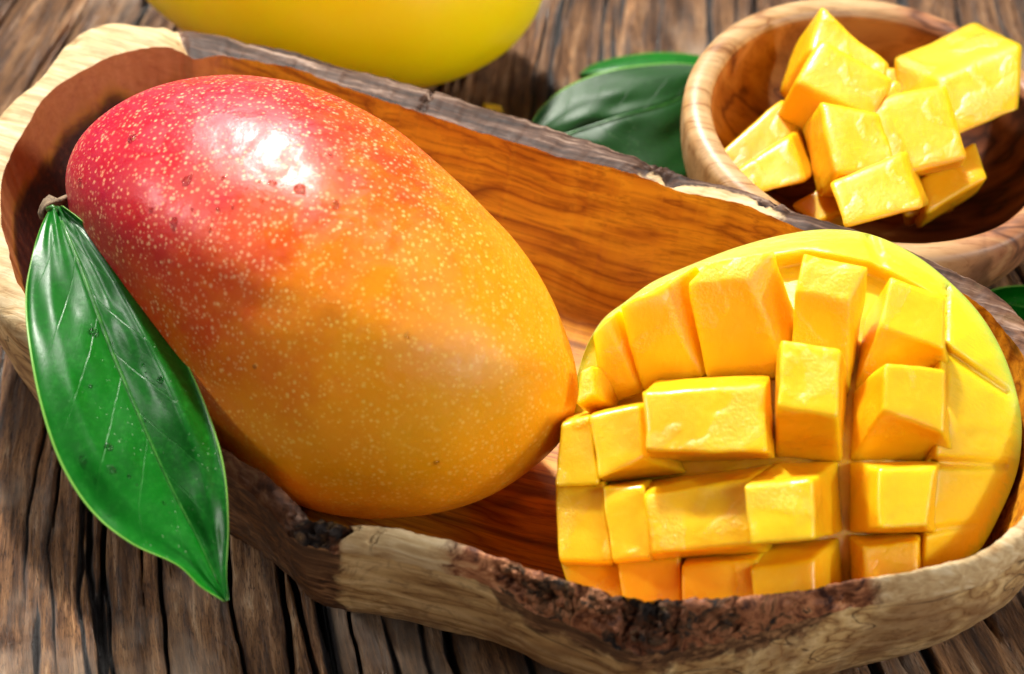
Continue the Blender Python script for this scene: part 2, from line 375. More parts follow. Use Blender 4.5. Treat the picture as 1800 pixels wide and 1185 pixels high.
def mat_water():
    T = NT('water'); return T.set(color=(1, 1, 1), rough=0.0, trans=1.0, ior=1.33)
def mat_simple(name, c0, c1, rough, sc=1.5, bump=0.03, sss=0):
    T = NT(name); x = T.cm(); n = T.noise(x, sc, 5, 0.6, 0.3)
    return T.set(color=T.mix(T.step(n, 0.35, 0.65), c0, c1), rough=rough, normal=T.bump(n, bump, 0.6), sss=sss, sssr=(1, 0.8, 0.1), ssss=0.03)

M_table = mat_table(); M_hollow = mat_hollow(); M_outer = mat_outer(); M_rim = mat_rim()
M_skin = mat_mango_skin(); M_flesh = mat_flesh(); M_bed = mat_cheek_flesh(); M_cskin = mat_cheek_skin()
M_leaf = mat_leaf('glossy_leaf', (0.000, 0.042, 0.002), (0.001, 0.165, 0.005), (0.06, 0.30, 0.05), 0.24)
M_leaf2 = mat_leaf('dark_leaf', (0.002, 0.035, 0.002), (0.004, 0.065, 0.003), (0.02, 0.11, 0.015), 0.38)
M_water = mat_water(); M_stem = mat_simple('dry_stem', (0.09, 0.055, 0.03), (0.26, 0.18, 0.10), 0.75, 6, 0.08)
M_yellow = mat_simple('yellow_fruit_skin', (0.98, 0.75, 0.001), (0.98, 0.69, 0.001), 0.35, 0.3, 0.01, 1.0)
M_cube = mat_flesh('cube_flesh', (0.85, 0.43, 0.003), (0.82, 0.35, 0.002))
M_pet = mat_simple('petiole_green', (0.010, 0.10, 0.008), (0.04, 0.18, 0.02), 0.35, 3)
M_crumb = mat_simple('yellow_crumb', (0.86, 0.60, 0.04), (0.85, 0.42, 0.02), 0.5)

# ================================================================== TABLE
table = tag(empty('tabletop', (0, 0, 0)), kind='structure')
def grain_x(g, y):                          # how the grain drifts sideways along the boards
    return g + 0.0095 * (y - 5) ** 2 - 0.012 * g * y - 0.2
rng = np.random.default_rng(5)
cracks = []
for i in range(480):
    gl = rng.uniform(-26, 26); L = rng.uniform(3, 16); y0 = rng.uniform(-22, 30)
    cracks.append((gl, y0, L, rng.uniform(0.03, 0.085) * (1.7 if i % 6 == 0 else 1), rng.uniform(0.14, 0.5), int(rng.integers(1000))))
def plank(g0, g1, seed):
    inner = np.arange(-17.5, 17.5, 0.04)
    gs = np.unique(np.clip(np.concatenate([np.arange(-40, -17.5, 0.5), inner, np.arange(17.5, 40, 0.5)]), g0, g1))
    gs = np.unique(np.concatenate([[g0 + 0.0], gs, [g1]]))
    ys = np.concatenate([np.arange(-34, -17, 0.6), np.arange(-17, 28, 0.13), np.arange(28, 60, 0.8)])
    G, Y = np.meshgrid(gs, ys, indexing='ij')
    Gw = G + 0.14 * fbm(G * 0.3, Y * 0.09, 0, 3, 3)
    z = 0.10 * fbm(Gw * 0.55, Y * 0.06, 0, 11 + seed, 3) + 0.10 * (0.5 - np.abs(fbm(Gw * 1.5, Y * 0.10, 0, 21, 4, 0.6))) + 0.045 * fbm(Gw * 5, Y * 0.35, 0, 31, 3)
    cr = np.zeros_like(z)
    for gl, y0, L, w, dpt, sd in cracks:
        i0, i1 = np.searchsorted(gs, gl - 1.1), np.searchsorted(gs, gl + 1.1)
        j0, j1 = np.searchsorted(ys, y0), np.searchsorted(ys, y0 + L)
        if i1 - i0 < 2 or j1 - j0 < 2: continue
        sel = (slice(i0, i1), slice(j0, j1)); gg = Gw[sel]; yy = Y[sel]
        d = gg - gl - 0.12 * fbm(yy[:1] * 0.16, sd, 0, sd, 5, 0.6)
        t = (yy - y0) / L
        tp = np.clip(np.minimum(t, 1 - t) * 4, 0, 1) ** 0.6
        ww = w * (0.35 + 0.65 * tp) * (1 + 0.5 * vnoise(yy[:1] * 0.9, sd, 0, 5))
        k = np.exp(-(np.abs(d) / np.maximum(ww, 0.01)) ** 2.2) * tp
        z[sel] -= dpt * k; cr[sel] = np.maximum(cr[sel], k * min(1, dpt / 0.22))
    z -= z.max() * 0 + 0.12
    ed = np.minimum(G - g0, g1 - G)         # worn plank edge
    z -= 0.35 * np.exp(-(np.clip(ed, 0, 9) / 0.16))
    cr = np.maximum(cr, np.exp(-(np.clip(ed, 0, 9) / 0.12)))
    X = grain_x(G, Y)
    V = np.stack([X, Y, z], -1)
    n, m = G.shape
    Vb = np.stack([X, Y, np.full_like(z, -2.2)], -1)
    F = grid_faces(n, m, flip=True)
    # skirt down both long edges and ends
    loop = [i * m for i in range(n)] + [(n - 1) * m + j for j in range(1, m)] + [i * m + m - 1 for i in range(n - 2, -1, -1)] + [j for j in range(m - 2, 0, -1)]
    base = n * m; V2 = V.reshape(-1, 3); low = Vb.reshape(-1, 3)[loop]
    k = len(loop); sk = np.array([[loop[i], loop[(i + 1) % k], base + (i + 1) % k, base + i] for i in range(k)])
    grain = np.stack([Gw, Y, np.full_like(G, seed * 3.7)], -1).reshape(-1, 3)
    return mesh_obj('plank', np.concatenate([V2, low]), np.concatenate([F, sk]), M_table, table, True,
             {'grain': np.concatenate([grain, grain[loop]]), 'crack': np.concatenate([cr.ravel(), np.ones(k)])})
GSEAM = -4.9
plank(-40, GSEAM - 0.03, 0); plank(GSEAM + 0.03, 40, 1)

# ================================================================== LONG OLIVE WOOD DISH
# stations round the rim: inner edge px, outer edge px, inner z, outer z, foot ratio, pale, bark, red, outer-dark
Z0 = 4.3
st = [
 # ix, iy, ox, oy, zi, zo, foot, pale, bark, red, dark
 (345,104, 335,58, 3.60,3.45,.74, 0,.30,0,.6), (388,99, 400,69, 3.6,3.45,.74, 0,.25,0,.6), (472,111,488,87,3.6,3.45,.74,0,.15,0,.5),
 (540,128,556,106,3.6,3.45,.74,0,.05,0,.4), (600,150,618,124,3.6,3.45,.74,0,.05,0,.3), (735,196,755,159,3.6,3.45,.74,0,.2,0,.3),
 (802,219,825,182,3.6,3.45,.74,0,.05,0,.3), (904,250,935,216,3.6,3.45,.74,.02,.15,0,.3), (1005,280,1040,252,3.6,3.45,.74,.05,.15,0,.3),
 (1106,304,1140,287,3.6,3.45,.74,.1,.2,0,.3), (1200,338,1222,318,3.6,3.45,.74,.2,.1,0,.3), (1284,354,1300,335,3.6,3.45,.74,.35,0,0,.3),
 (1348,376,1369,361,3.6,3.45,.74,.2,0,0,.3), (1411,405,1436,388,3.6,3.45,.74,.1,0,0,.3), (1520,447,1550,422,3.6,3.45,.7,0,0,0,.3),
 (1640,492,1660,470,3.6,3.45,.66,0,0,0,.2), (1718,532,1738,510,3.6,3.45,.6,0,.05,.1,.1), (1774,590,1800,566,3.6,3.45,.58,0,.1,.2,0),
 (1806,645,1850,640,3.6,3.35,.55,.3,0,.3,0), (1832,740,1885,755,3.6,3.3,.52,.6,0,.3,0), (1828,835,1880,870,3.6,3.2,.50,.8,0,.3,0),
 (1803,900,1842,945,3.6,3.15,.50,.85,.1,.4,0), (1775,932,1802,978,3.6,3.1,.50,.8,.25,.5,0), (1739,961,1758,1010,3.6,3.0,.50,.8,.15,.6,0),
 (1700,980,1714,1032,3.6,2.95,.54,.9,0,.6,0), (1600,1004,1608,1056,3.6,2.9,.62,.85,.05,.8,0), (1500,1020,1503,1069,3.6,2.9,.70,.35,.2,1,0),
 (1400,1038,1398,1096,3.6,2.85,.75,.0,.52,1,0), (1300,1048,1293,1126,3.6,2.7,.78,0,.55,1,0), (1215,1053,1200,1142,3.6,2.6,.78,0,.60,1,0),
 (1130,1055,1112,1148,3.6,2.6,.78,0,.66,1,0), (1033,1030,1018,1104,3.6,2.75,.78,0,.52,1,0), (967,1012,948,1080,3.6,2.8,.78,.05,.55,1,0),
 (900,988,878,1040,3.6,2.95,.78,.20,.5,1,0), (861,975,834,1020,3.6,3.0,.78,.35,.12,1,0), (776,947,752,1000,3.6,3.0,.78,.62,.05,1,0),
 (700,930,676,982,3.6,3.0,.78,.85,0,1,.05), (645,925,618,974,3.6,3.0,.78,.75,.2,.9,.25), (590,918,562,966,3.6,3.0,.78,.1,.85,.6,.8),
 (543,908,514,946,3.6,3.05,.78,0,.7,.4,.95), (502,865,472,896,3.6,3.15,.78,0,.15,.3,1), (451,824,421,850,3.6,3.2,.78,.1,.15,.3,1),
 (400,796,372,818,3.6,3.2,.78,.1,.15,.4,1), (300,722,270,752,3.6,3.2,.76,.4,.1,.4,.8), (180,625,148,668,3.6,3.2,.74,.8,0,.4,.3),
 (100,566,66,622,3.6,3.15,.72,.9,0,.4,0), (44,518,8,574,3.6,3.15,.72,.9,0,.4,0), (18,458,-30,515,3.6,3.2,.72,.9,0,.4,0),
 (3,390,-52,440,3.6,3.3,.72,.9,0,.4,0), (2,335,-55,345,3.6,3.4,.72,.9,0,.4,0), (10,292,-42,272,3.6,3.5,.72,.9,0,.4,0),
 (36,243,-8,216,3.62,3.55,.72,.9,0,.4,0), (63,192,26,178,3.66,3.6,.72,.9,0,.3,0), (101,151,76,134,3.7,3.65,.72,.9,0,.3,0),
 (152,121,121,78,3.75,3.6,.72,1,0,.3,0), (202,98,168,50,3.78,3.6,.72,1,0,.3,0), (240,87,205,44,3.78,3.6,.72,1,0,.3,0),
 (291,83,250,52,3.75,3.5,.72,1,.02,.3,.2), (322,92,300,55,3.68,3.5,.73,.75,.30,.2,.5)]
NA = 1300
c_ = spline(st, NA)
c_[:, 4] += 0.7; c_[:, 5] += 0.7; c_[:, 6] -= 0.22
ip = at(c_[:, 0], c_[:, 1], c_[:, 4]); op = at(c_[:, 2], c_[:, 3], c_[:, 5])
_t = np.arange(NA) / NA * 2 * np.pi; _b = np.clip(c_[:, 8], 0, 1)
op[:, 2] += (0.03 + 0.16 * _b) * fbm(np.cos(_t) * 40, np.sin(_t) * 40, 0.3, 77, 4)
foot, pale, barkA, redA, darkA = [np.clip(c_[:, k], 0, 1) for k in (6, 7, 8, 9, 10)]
tt = np.arange(NA) / NA
def periodic(fr, seed, oct=4, amp=1.0):
    return amp * fbm(np.cos(tt * 2 * np.pi) * fr, np.sin(tt * 2 * np.pi) * fr, 0.3, seed, oct)
A1 = at(330, 460, Z0)[:2]; A2 = at(1470, 790, Z0)[:2]; AX = (A2 - A1) / np.linalg.norm(A2 - A1); AL = np.linalg.norm(A2 - A1)
def medial(p):
    k = np.clip((p[:, :2] - A1) @ AX, 0, AL); return A1 + k[:, None] * AX
ZF = 0.95
def floor_z(x, y):                          # approximate height of the hollow under a point (used to seat the fruit)
    p = np.array([[x, y]]); q = medial(p)[0]; d = np.array([x, y]) - q; L = np.linalg.norm(d)
    ang = ip[:, :2] - medial(ip); nn = ang / np.linalg.norm(ang, axis=1)[:, None]
    if L < 1e-6: return ZF
    dist = np.linalg.norm(medial(ip) - q, axis=1) - 3 * (nn @ (d / L)); i = int(np.argmin(dist))
    r = L / np.linalg.norm(ang[i]); return ZF + (Z0 - ZF) * r ** 5.5
# inner edge irregularity
inw = ip[:, :2] - medial(ip); inw /= np.linalg.norm(inw, axis=1)[:, None]
wob = periodic(26, 5, 4, 0.035) + barkA * periodic(90, 8, 3, 0.06)
ip[:, :2] += inw * wob[:, None]; ip[:, 2] += periodic(30, 9, 3, 0.03) + barkA * periodic(80, 4, 3, 0.05)
rows, zone, r_attr = [], [], []
NI, NR, NO = 64, 26, 44
Qi = medial(ip); Qo = medial(op)
# hollow: from centre to rim
s = np.linspace(0, 1, NI) ** 0.8
hol = np.zeros((NI, NA, 3))
for a, r in enumerate(s):
    hol[a, :, :2] = Qi + (ip[:, :2] - Qi) * r
    hol[a, :, 2] = ZF + (ip[:, 2] - ZF) * r ** 5.5
hollow_noise = 0.03 * fbm(hol[..., 0] * 0.5, hol[..., 1] * 0.5, 0, 44, 3) * (1 - s[:, None] ** 4)
hol[..., 2] += hollow_noise
# rim top: rounded between the edges, bark chewed into it
rim = np.zeros((NR, NA, 3)); kk = np.linspace(0, 1, NR)
bk_r = np.zeros((NR, NA))
nrm_out = (op[:, :2] - ip[:, :2]); nrm_out /= np.linalg.norm(nrm_out, axis=1)[:, None] + 1e-9
for a, k in enumerate(kk):
    kh, kv = math.sin(k * math.pi / 2), 1 - math.cos(k * math.pi / 2)
    p = np.concatenate([ip[:, :2] * (1 - kh) + op[:, :2] * kh, ip[:, 2:] * (1 - kv) + op[:, 2:] * kv], 1)
    arch = 4 * k * (1 - k)
    p[:, 2] += 0.03 * arch * (1 + 0.5 * periodic(18, 12, 3)) + 0.08 * arch * sstep(0.3, 0.9, barkA)
    rim[a] = p
e = np.sin(np.pi * kk)[:, None] ** 0.6
x3, y3, z3 = rim[..., 0], rim[..., 1], rim[..., 2]
chew = fbm(x3 * 2.2, y3 * 2.2, z3 * 2.2, 61, 5, 0.62); chew2 = fbm(x3 * 5.5, y3 * 5.5, z3 * 5.5, 71, 3)
bmask = sstep(0.30, 0.75, barkA[None, :] + 0.45 * fbm(x3 * 0.9, y3 * 0.9, z3, 65, 3))
dsp = bmask * e * (0.24 * chew - 0.16 * np.abs(chew2) - 0.06) + e * 0.022 * fbm(x3 * 1.6, y3 * 1.6, z3, 66, 4)
rim[..., 2] += dsp * 0.8; rim[..., :2] += (nrm_out[None] * (dsp * 0.7)[..., None])
# a few axe-cut notches and cracks across the rim
for (px, py, wd, dp) in ((752, 176, 0.05, 0.16), (655, 948, 0.06, 0.14), (1010, 1062, 0.10, 0.28), (545, 925, 0.22, 0.20), (1180, 1095, 0.10, 0.30), (1292, 1085, 0.07, 0.2), (1106, 1085, .13, .22), (318, 80, .09, .10)):
    c0 = at(px, py, 4.1)[:2]; i0 = int(np.argmin(((rim[NR // 2, :, :2] - c0) ** 2).sum(1)))
    ds = np.linalg.norm(rim[NR // 2, :, :2] - rim[NR // 2, i0, :2], axis=1)
    rim[..., 2] -= (dp * np.exp(-((ds[None, :] + 0.10 * chew2) / wd) ** 2)) * e
# outer wall
out = np.zeros((NO, NA, 3)); th = np.linspace(0, math.pi / 2, NO)
dk_o = np.zeros((NO, NA))
for a, t in enumerate(th):
    r = foot + (1 - foot) * math.cos(t) ** 0.9
    out[a, :, :2] = Qo + (op[:, :2] - Qo) * r[:, None]
    out[a, :, 2] = op[:, 2] * (1 - math.sin(t)) - 0.03 * math.sin(t)
fac = np.sin(np.linspace(0, math.pi, NO))[:, None]
on = fbm(out[..., 0] * 0.6, out[..., 1] * 0.6, out[..., 2] * 0.6, 81, 4)
outd = (op[:, :2] - Qo); outd /= np.linalg.norm(outd, axis=1)[:, None]
out[..., :2] += outd[None] * (0.07 * on * fac)[..., None]
rough_o = sstep(0.3, 0.9, darkA)[None, :] * fac * 0.06 * fbm(out[..., 0] * 2.5, out[..., 1] * 2.5, out[..., 2] * 2.5, 88, 4)
out[..., :2] += outd[None] * rough_o[..., None]
# join: last hollow ring = first rim ring, first outer ring = last rim ring
rim[0] = hol[-1]; out[0] = rim[-1]
def gcoord(P):                              # wood grain frame: along the dish, across, up
    along = (P[..., :2] - A1) @ AX; across = P[..., 0] * -AX[1] + P[..., 1] * AX[0]
    return np.stack([along, across, P[..., 2]], -1).reshape(-1, 3)
dish = empty('wooden_dish', (*(0.5 * (A1 + A2)), 0))
tag(dish, 'long boat-shaped olive wood dish with rough bark edge holding the mango', 'dish')
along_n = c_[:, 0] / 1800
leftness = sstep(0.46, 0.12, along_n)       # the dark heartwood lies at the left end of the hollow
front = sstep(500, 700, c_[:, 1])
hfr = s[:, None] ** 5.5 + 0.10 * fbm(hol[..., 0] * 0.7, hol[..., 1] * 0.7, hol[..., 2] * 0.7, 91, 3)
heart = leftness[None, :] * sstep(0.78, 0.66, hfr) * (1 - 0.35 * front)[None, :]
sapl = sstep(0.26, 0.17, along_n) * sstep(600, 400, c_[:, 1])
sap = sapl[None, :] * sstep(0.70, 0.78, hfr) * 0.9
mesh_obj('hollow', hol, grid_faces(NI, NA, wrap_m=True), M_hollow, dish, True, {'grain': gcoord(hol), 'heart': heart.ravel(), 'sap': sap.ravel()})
rimpale = np.repeat(pale[None], NR, 0).copy()
backp = sstep(1050, 1180, c_[:, 0]) * sstep(1420, 1330, c_[:, 0]) * sstep(600, 450, c_[:, 1])
rimpale += backp[None, :] * sstep(0.6, 0.1, kk)[:, None] * 0.5
mesh_obj('rim', rim, grid_faces(NR, NA, wrap_m=True), M_rim, dish, True,
         {'grain': gcoord(rim), 'pale': rimpale.ravel(), 'bark': np.repeat(barkA[None], NR, 0).ravel(), 'red': np.repeat(redA[None], NR, 0).ravel()})
dk = darkA[None, :] * np.ones((NO, 1))
bt = np.exp(-np.linspace(0, 1, NO) / 0.16)[:, None] * np.clip(sstep(0.2, 0.7, barkA) * 0.85 + 0.5 * redA * (1 - pale), 0, 0.9)[None, :]
Vo = np.concatenate([out.reshape(-1, 3), [[*(0.5 * (A1 + A2)), 0.0]]]); go = gcoord(out)
Fo = [tuple(f) for f in grid_faces(NO, NA, wrap_m=True).tolist()] + [((NO - 1) * NA + i, (NO - 1) * NA + (i + 1) % NA, NO * NA) for i in range(NA)]
mesh_obj('outer_wall', Vo, Fo, M_outer, dish, True,
         {'grain': np.concatenate([go, go[:1]]), 'heart': np.concatenate([np.maximum(dk, bt).ravel(), [0]]), 'bark': np.zeros(NO * NA + 1)})

# ================================================================== WHOLE MANGO
def star_solid(sil, cx, cy, cdep, cdepth, shear=(0, 0), nphi=300, npsi=150, pw_=2.0):
    """closed solid whose outline seen from the front is sil; depth half-axis cdepth (cm); shear tips it in depth (cm per px)"""
    C = spline(sil, 600); d = C[:, :2] - (cx, cy)
    ang = np.arctan2(-d[:, 1], d[:, 0]); rad = np.hypot(d[:, 0], d[:, 1]); o = np.argsort(ang)
    ang, rad = ang[o], rad[o]
    ph = np.linspace(-np.pi, np.pi, nphi, endpoint=False)
    Rr = np.interp(ph, np.concatenate([ang - 2 * np.pi, ang, ang + 2 * np.pi]), np.tile(rad, 3))
    k = np.hanning(9); k /= k.sum(); Rr = np.convolve(np.concatenate([Rr[-4:], Rr, Rr[:4]]), k, 'valid')
    ps = np.linspace(0, np.pi, npsi)
    sp, cp = np.sin(ps), np.cos(ps)
    X = cx + sp[:, None] * (Rr * np.cos(ph))[None]; Y = cy - sp[:, None] * (Rr * np.sin(ph))[None]
    tw = cdepth * cp[:, None] * np.ones((1, nphi)) - shear[0] * (X - cx) - shear[1] * (Y - cy)
    D = cdep - tw
    bx_, by_, bz_ = sp[:, None] * np.cos(ph)[None], sp[:, None] * np.sin(ph)[None], cp[:, None] * np.ones((1, nphi))
    dent = 1 + 0.014 * fbm(bx_ * 1.7 + 5, by_ * 1.7, bz_ * 1.7, 33, 3)
    X = cx + (X - cx) * dent; Y = cy + (Y - cy) * dent; D = cdep + (D - cdep) * dent
    P = pw(X, Y, D)
    pos = np.stack([(X - cx) / 450, (cy - Y) / 390, cp[:, None] * np.ones((1, nphi))], -1)
    V = np.concatenate([P[0, :1], P[1:-1].reshape(-1, 3), P[-1, :1]])
    posV = np.concatenate([pos[0, :1], pos[1:-1].reshape(-1, 3), pos[-1, :1]])
    m = npsi - 2; f = (grid_faces(m, nphi, wrap_m=True) + 1)
    F = [tuple(q) for q in f.tolist()] + [(0, 1 + (j + 1) % nphi, 1 + j) for j in range(nphi)]
    last = m * nphi + 1; F += [(last, 1 + (m - 1) * nphi + j, 1 + (m - 1) * nphi + (j + 1) % nphi) for j in range(nphi)]
    F = [q[::-1] for q in F]
    return V, F, posV
sil = [(117,322),(126,276),(150,236),(190,200),(250,163),(320,142),(400,134),(470,137),(540,150),(620,183),(700,230),(780,295),(850,360),(910,430),(960,510),(995,590),
       (1013,660),(1010,720),(985,772),(935,822),(865,868),(780,898),(690,911),(610,911),(545,900),(480,868),(400,806),(310,700),(235,590),(175,490),(132,400)]
MZ = 5.0
mdep = float(dep(560, 525, MZ))
V, F, pos = star_solid(sil, 560, 525, mdep, 4.15, shear=(-0.0012, -0.0010))
lo = V[:, 2].min(); il = int(np.argmin(V[:, 2])); print('mango low z', lo, 'floor there', floor_z(V[il, 0], V[il, 1]))
mango = empty('mango', (V[il, 0], V[il, 1], lo))
tag(mango, 'whole ripe mango, red blushing to orange-yellow, lying in the long dish', 'mango')
mskin = mesh_obj('skin', V, F, M_skin, mango, True, {'pos': pos})
mango_bvh = BVHTree.FromPolygons([Vector(v) for v in V], F)
cheekbvh = None

def tube(name, pts, radii, mat, parent=None, n=14, rough=0.0, seed=1):
    P = np.asarray(pts, float); m = len(P); V = []
    for i in range(m):
        t = P[min(i + 1, m - 1)] - P[max(i - 1, 0)]; t /= np.linalg.norm(t)
        a = np.cross(t, [0.13, 0.21, 1.0]); a /= np.linalg.norm(a); b = np.cross(t, a)
        for j in range(n):
            w = 2 * math.pi * j / n; q = P[i] + radii[i] * (math.cos(w) * a + math.sin(w) * b)
            if rough: q = q + rough * radii[i] * float(vnoise(q[0] * 9, q[1] * 9, q[2] * 9, seed)) * (math.cos(w) * a + math.sin(w) * b)
            V.append(q)
    F = [tuple(f) for f in grid_faces(m, n, wrap_m=True).tolist()]
    F += [tuple(range(n))[::-1], tuple((m - 1) * n + j for j in range(n))]
    return mesh_obj(name, V, F, mat, parent, True)
d0 = mdep - (-0.0035) * (118 - 560) * -1
def dm(px, py, off=0.0):
    return mdep + 0.0 + (-0.0012) * (px - 560) + (-0.0010) * (py - 525) - off
sp_ = [(140,345,0.0),(118,350,.05),(104,355,.15),(94,356,.25),(86,360,.30),(80,368,.30),(77,377,.28),(77,386,.25)]
tube('stem', [pw(np.float64(a), np.float64(b), dm(a, b, o)) for a, b, o in sp_], [.10, .11, .13, .15, .15, .14, .13, .07], M_stem, mango, 14, 0.7, 3)

# ================================================================== SCORED MANGO CHEEK
cz0 = 5.35
cd0 = float(dep(1480, 800, cz0))
def plane_dep(px, py, h):                   # the scored face leans back a little; h is height above it toward the viewer
    return cd0 + 0.30 * (800 - np.asarray(py, float)) / 78.0 - h
def dome(px, py):
    px = np.asarray(px, float); py = np.asarray(py, float)
    dx = np.where(px < 1480, (px - 1480) / 560, (px - 1480) / 330); dy = np.where(py < 800, (py - 800) / 430, (py - 800) / 420)
    return -2.0 * (dx ** 2) - 1.3 * dy ** 2
outl = [(1006,716),(1018,650),(1036,600),(1062,560),(1098,532),(1150,495),(1230,460),(1300,434),(1380,413),(1455,404),(1530,413),(1600,444),(1662,490),(1720,550),(1762,620),(1789,700),
        (1796,760),(1787,830),(1758,902),(1718,972),(1650,1040),(1540,1100),(1420,1130),(1290,1130),(1160,1100),(1070,1050),(1010,985),(985,900),(984,800)]
cheek = None
NC = 420; NRG = 90
oc = spline(outl, NC)[:, :2]; cen = np.array([1420.0, 775.0])
rr = np.linspace(0, 1, NRG) ** 0.85
PX = cen[0] + rr[:, None] * (oc[:, 0] - cen[0])[None]; PY = cen[1] + rr[:, None] * (oc[:, 1] - cen[1])[None]
# deep scored zone: below the cubes
def poly_mask(px, py, soft=16):
    # distance-like measure from the uncut border on the top and right
    top = np.interp(px, [950, 1060, 1100, 1240, 1415, 1530, 1600, 1670, 1800], [640, 580, 555, 480, 450, 470, 505, 545, 600])
    right = np.interp(py, [400, 560, 660, 800, 940, 1100], [1640, 1640, 1640, 1632, 1615, 1600])
    dT = py - top; dR = right - px
    return sstep(-soft, soft, np.minimum(dT, dR))
Hdeep = poly_mask(PX, PY)
edge_h = -2.35
Hd = dome(PX, PY)
ln = rr[:, None] ** 6
H = Hd * (1 - ln) + np.minimum(Hd, edge_h) * ln - 0.10
left = sstep(1130, 1010, PX)
H -= Hdeep * 1.05 * (1 - ln ** 2) * (1 - 0.35 * left)
def seg_dist(px, py, a, b):
    a = np.array(a, float); b = np.array(b, float); ab = b - a
    t = np.clip(((px - a[0]) * ab[0] + (py - a[1]) * ab[1]) / (ab @ ab), 0, 1)
    return np.hypot(px - a[0] - t * ab[0], py - a[1] - t * ab[1]), t
for a, b, w, dpt in (((1664,505),(1661,775),4,.22), ((1642,812),(1634,935),4,.25), ((1640,600),(1768,690),7,.55), ((1640,812),(1765,818),7,.6), ((1630,934),(1712,920),5,.3),
                     ((1530,415),(1552,470),7,.4), ((1240,455),(1600,475),3,.0), ((1622,935),(1620,1010),4,.2), ((1556,452),(1664,512),4,.12)):
    d, t = seg_dist(PX, PY, a, b); H -= dpt * np.exp(-(d / w) ** 2) * (1 - 0.75 * t)
H += 0.03 * fbm(PX / 40, PY / 40, 0, 12, 4)
P = pw(PX, PY, plane_dep(PX, PY, H))
bot = P.reshape(-1, 3)
cpos = pw(np.float64(1420), np.float64(900), plane_dep(1420, 900, -4.0))
cheek = empty('mango_cheek', (cpos[0], cpos[1], 1.0))
tag(cheek, 'mango cheek scored into cubes and turned inside out at the right end of the dish', 'mango half')
Fb = [tuple(f) for f in grid_faces(NRG, NC, wrap_m=True).tolist()]
# skin behind: from the outline back to a shallow belly
NS = 40; sk = np.linspace(0, 1, NS)
SX, SY, SH = [], [], []
for k in sk:
    t = k * math.pi / 2; sc = math.cos(t) ** 0.75 * (1 + 0.03 * math.sin(2 * t)) if k < 1 else 0.0
    SX.append(cen[0] + (oc[:, 0] - cen[0]) * sc); SY.append(cen[1] + (oc[:, 1] - cen[1]) * sc)
    SH.append(H[-1] - 2.9 * math.sin(t) - 0.0)
SX, SY, SH = map(np.array, (SX, SY, SH))
SP = pw(SX, SY, plane_dep(SX, SY, SH))
print('cheek low z', SP[..., 2].min(), 'rim bed', P[..., 2].min())
def keep_inside(PP, rmax=0.90):
    """pull points that would pass through the dish wall back inside the hollow"""
    sh = PP.shape; q = PP.reshape(-1, 3).copy(); Q = medial(q); d = q[:, :2] - Q; L = np.linalg.norm(d, axis=1) + 1e-9
    mi = medial(ip); an = ip[:, :2] - mi; al = np.linalg.norm(an, axis=1); an = an / al[:, None]; rmaxz = np.zeros(len(q)); lim = np.zeros(len(q))
    for a in range(0, len(q), 2000):
        sl = slice(a, a + 2000)
        dist = np.linalg.norm(mi[None] - Q[sl, None], axis=2) - 3 * (d[sl] / L[sl, None]) @ an.T
        lim[sl] = al[np.argmin(dist, 1)]
    r = L / lim; low = q[:, 2] < 4.6
    f = np.where(low & (r > rmax), rmax / np.maximum(r, 1e-6), 1.0); q[:, :2] = Q + d * f[:, None]; r = r * f
    wall = ZF + (Z0 - ZF) * np.clip(r, 0, 1) ** 5.5 + 0.06
    q[:, 2] = np.where(low, np.maximum(q[:, 2], wall), q[:, 2])
    return q.reshape(sh)
lowp = PY[-1] > 940
SPk = keep_inside(SP, 0.93); SP[1:] = SPk[1:]; SP[0, lowp] = SPk[0, lowp]
Pk = keep_inside(P, 0.93); P[:, lowp] = Pk[:, lowp]; P[-1] = SP[0]
mesh_obj('flesh_bed', P, Fb, M_bed, cheek, True, {'edge': np.repeat(rr[:, None], NC, 1).ravel()})
mesh_obj('skin', SP, grid_faces(NS, NC, wrap_m=True, flip=True), M_cskin, cheek, True, {'edge': np.repeat(1 - sk[:, None], NC, 1).ravel()})

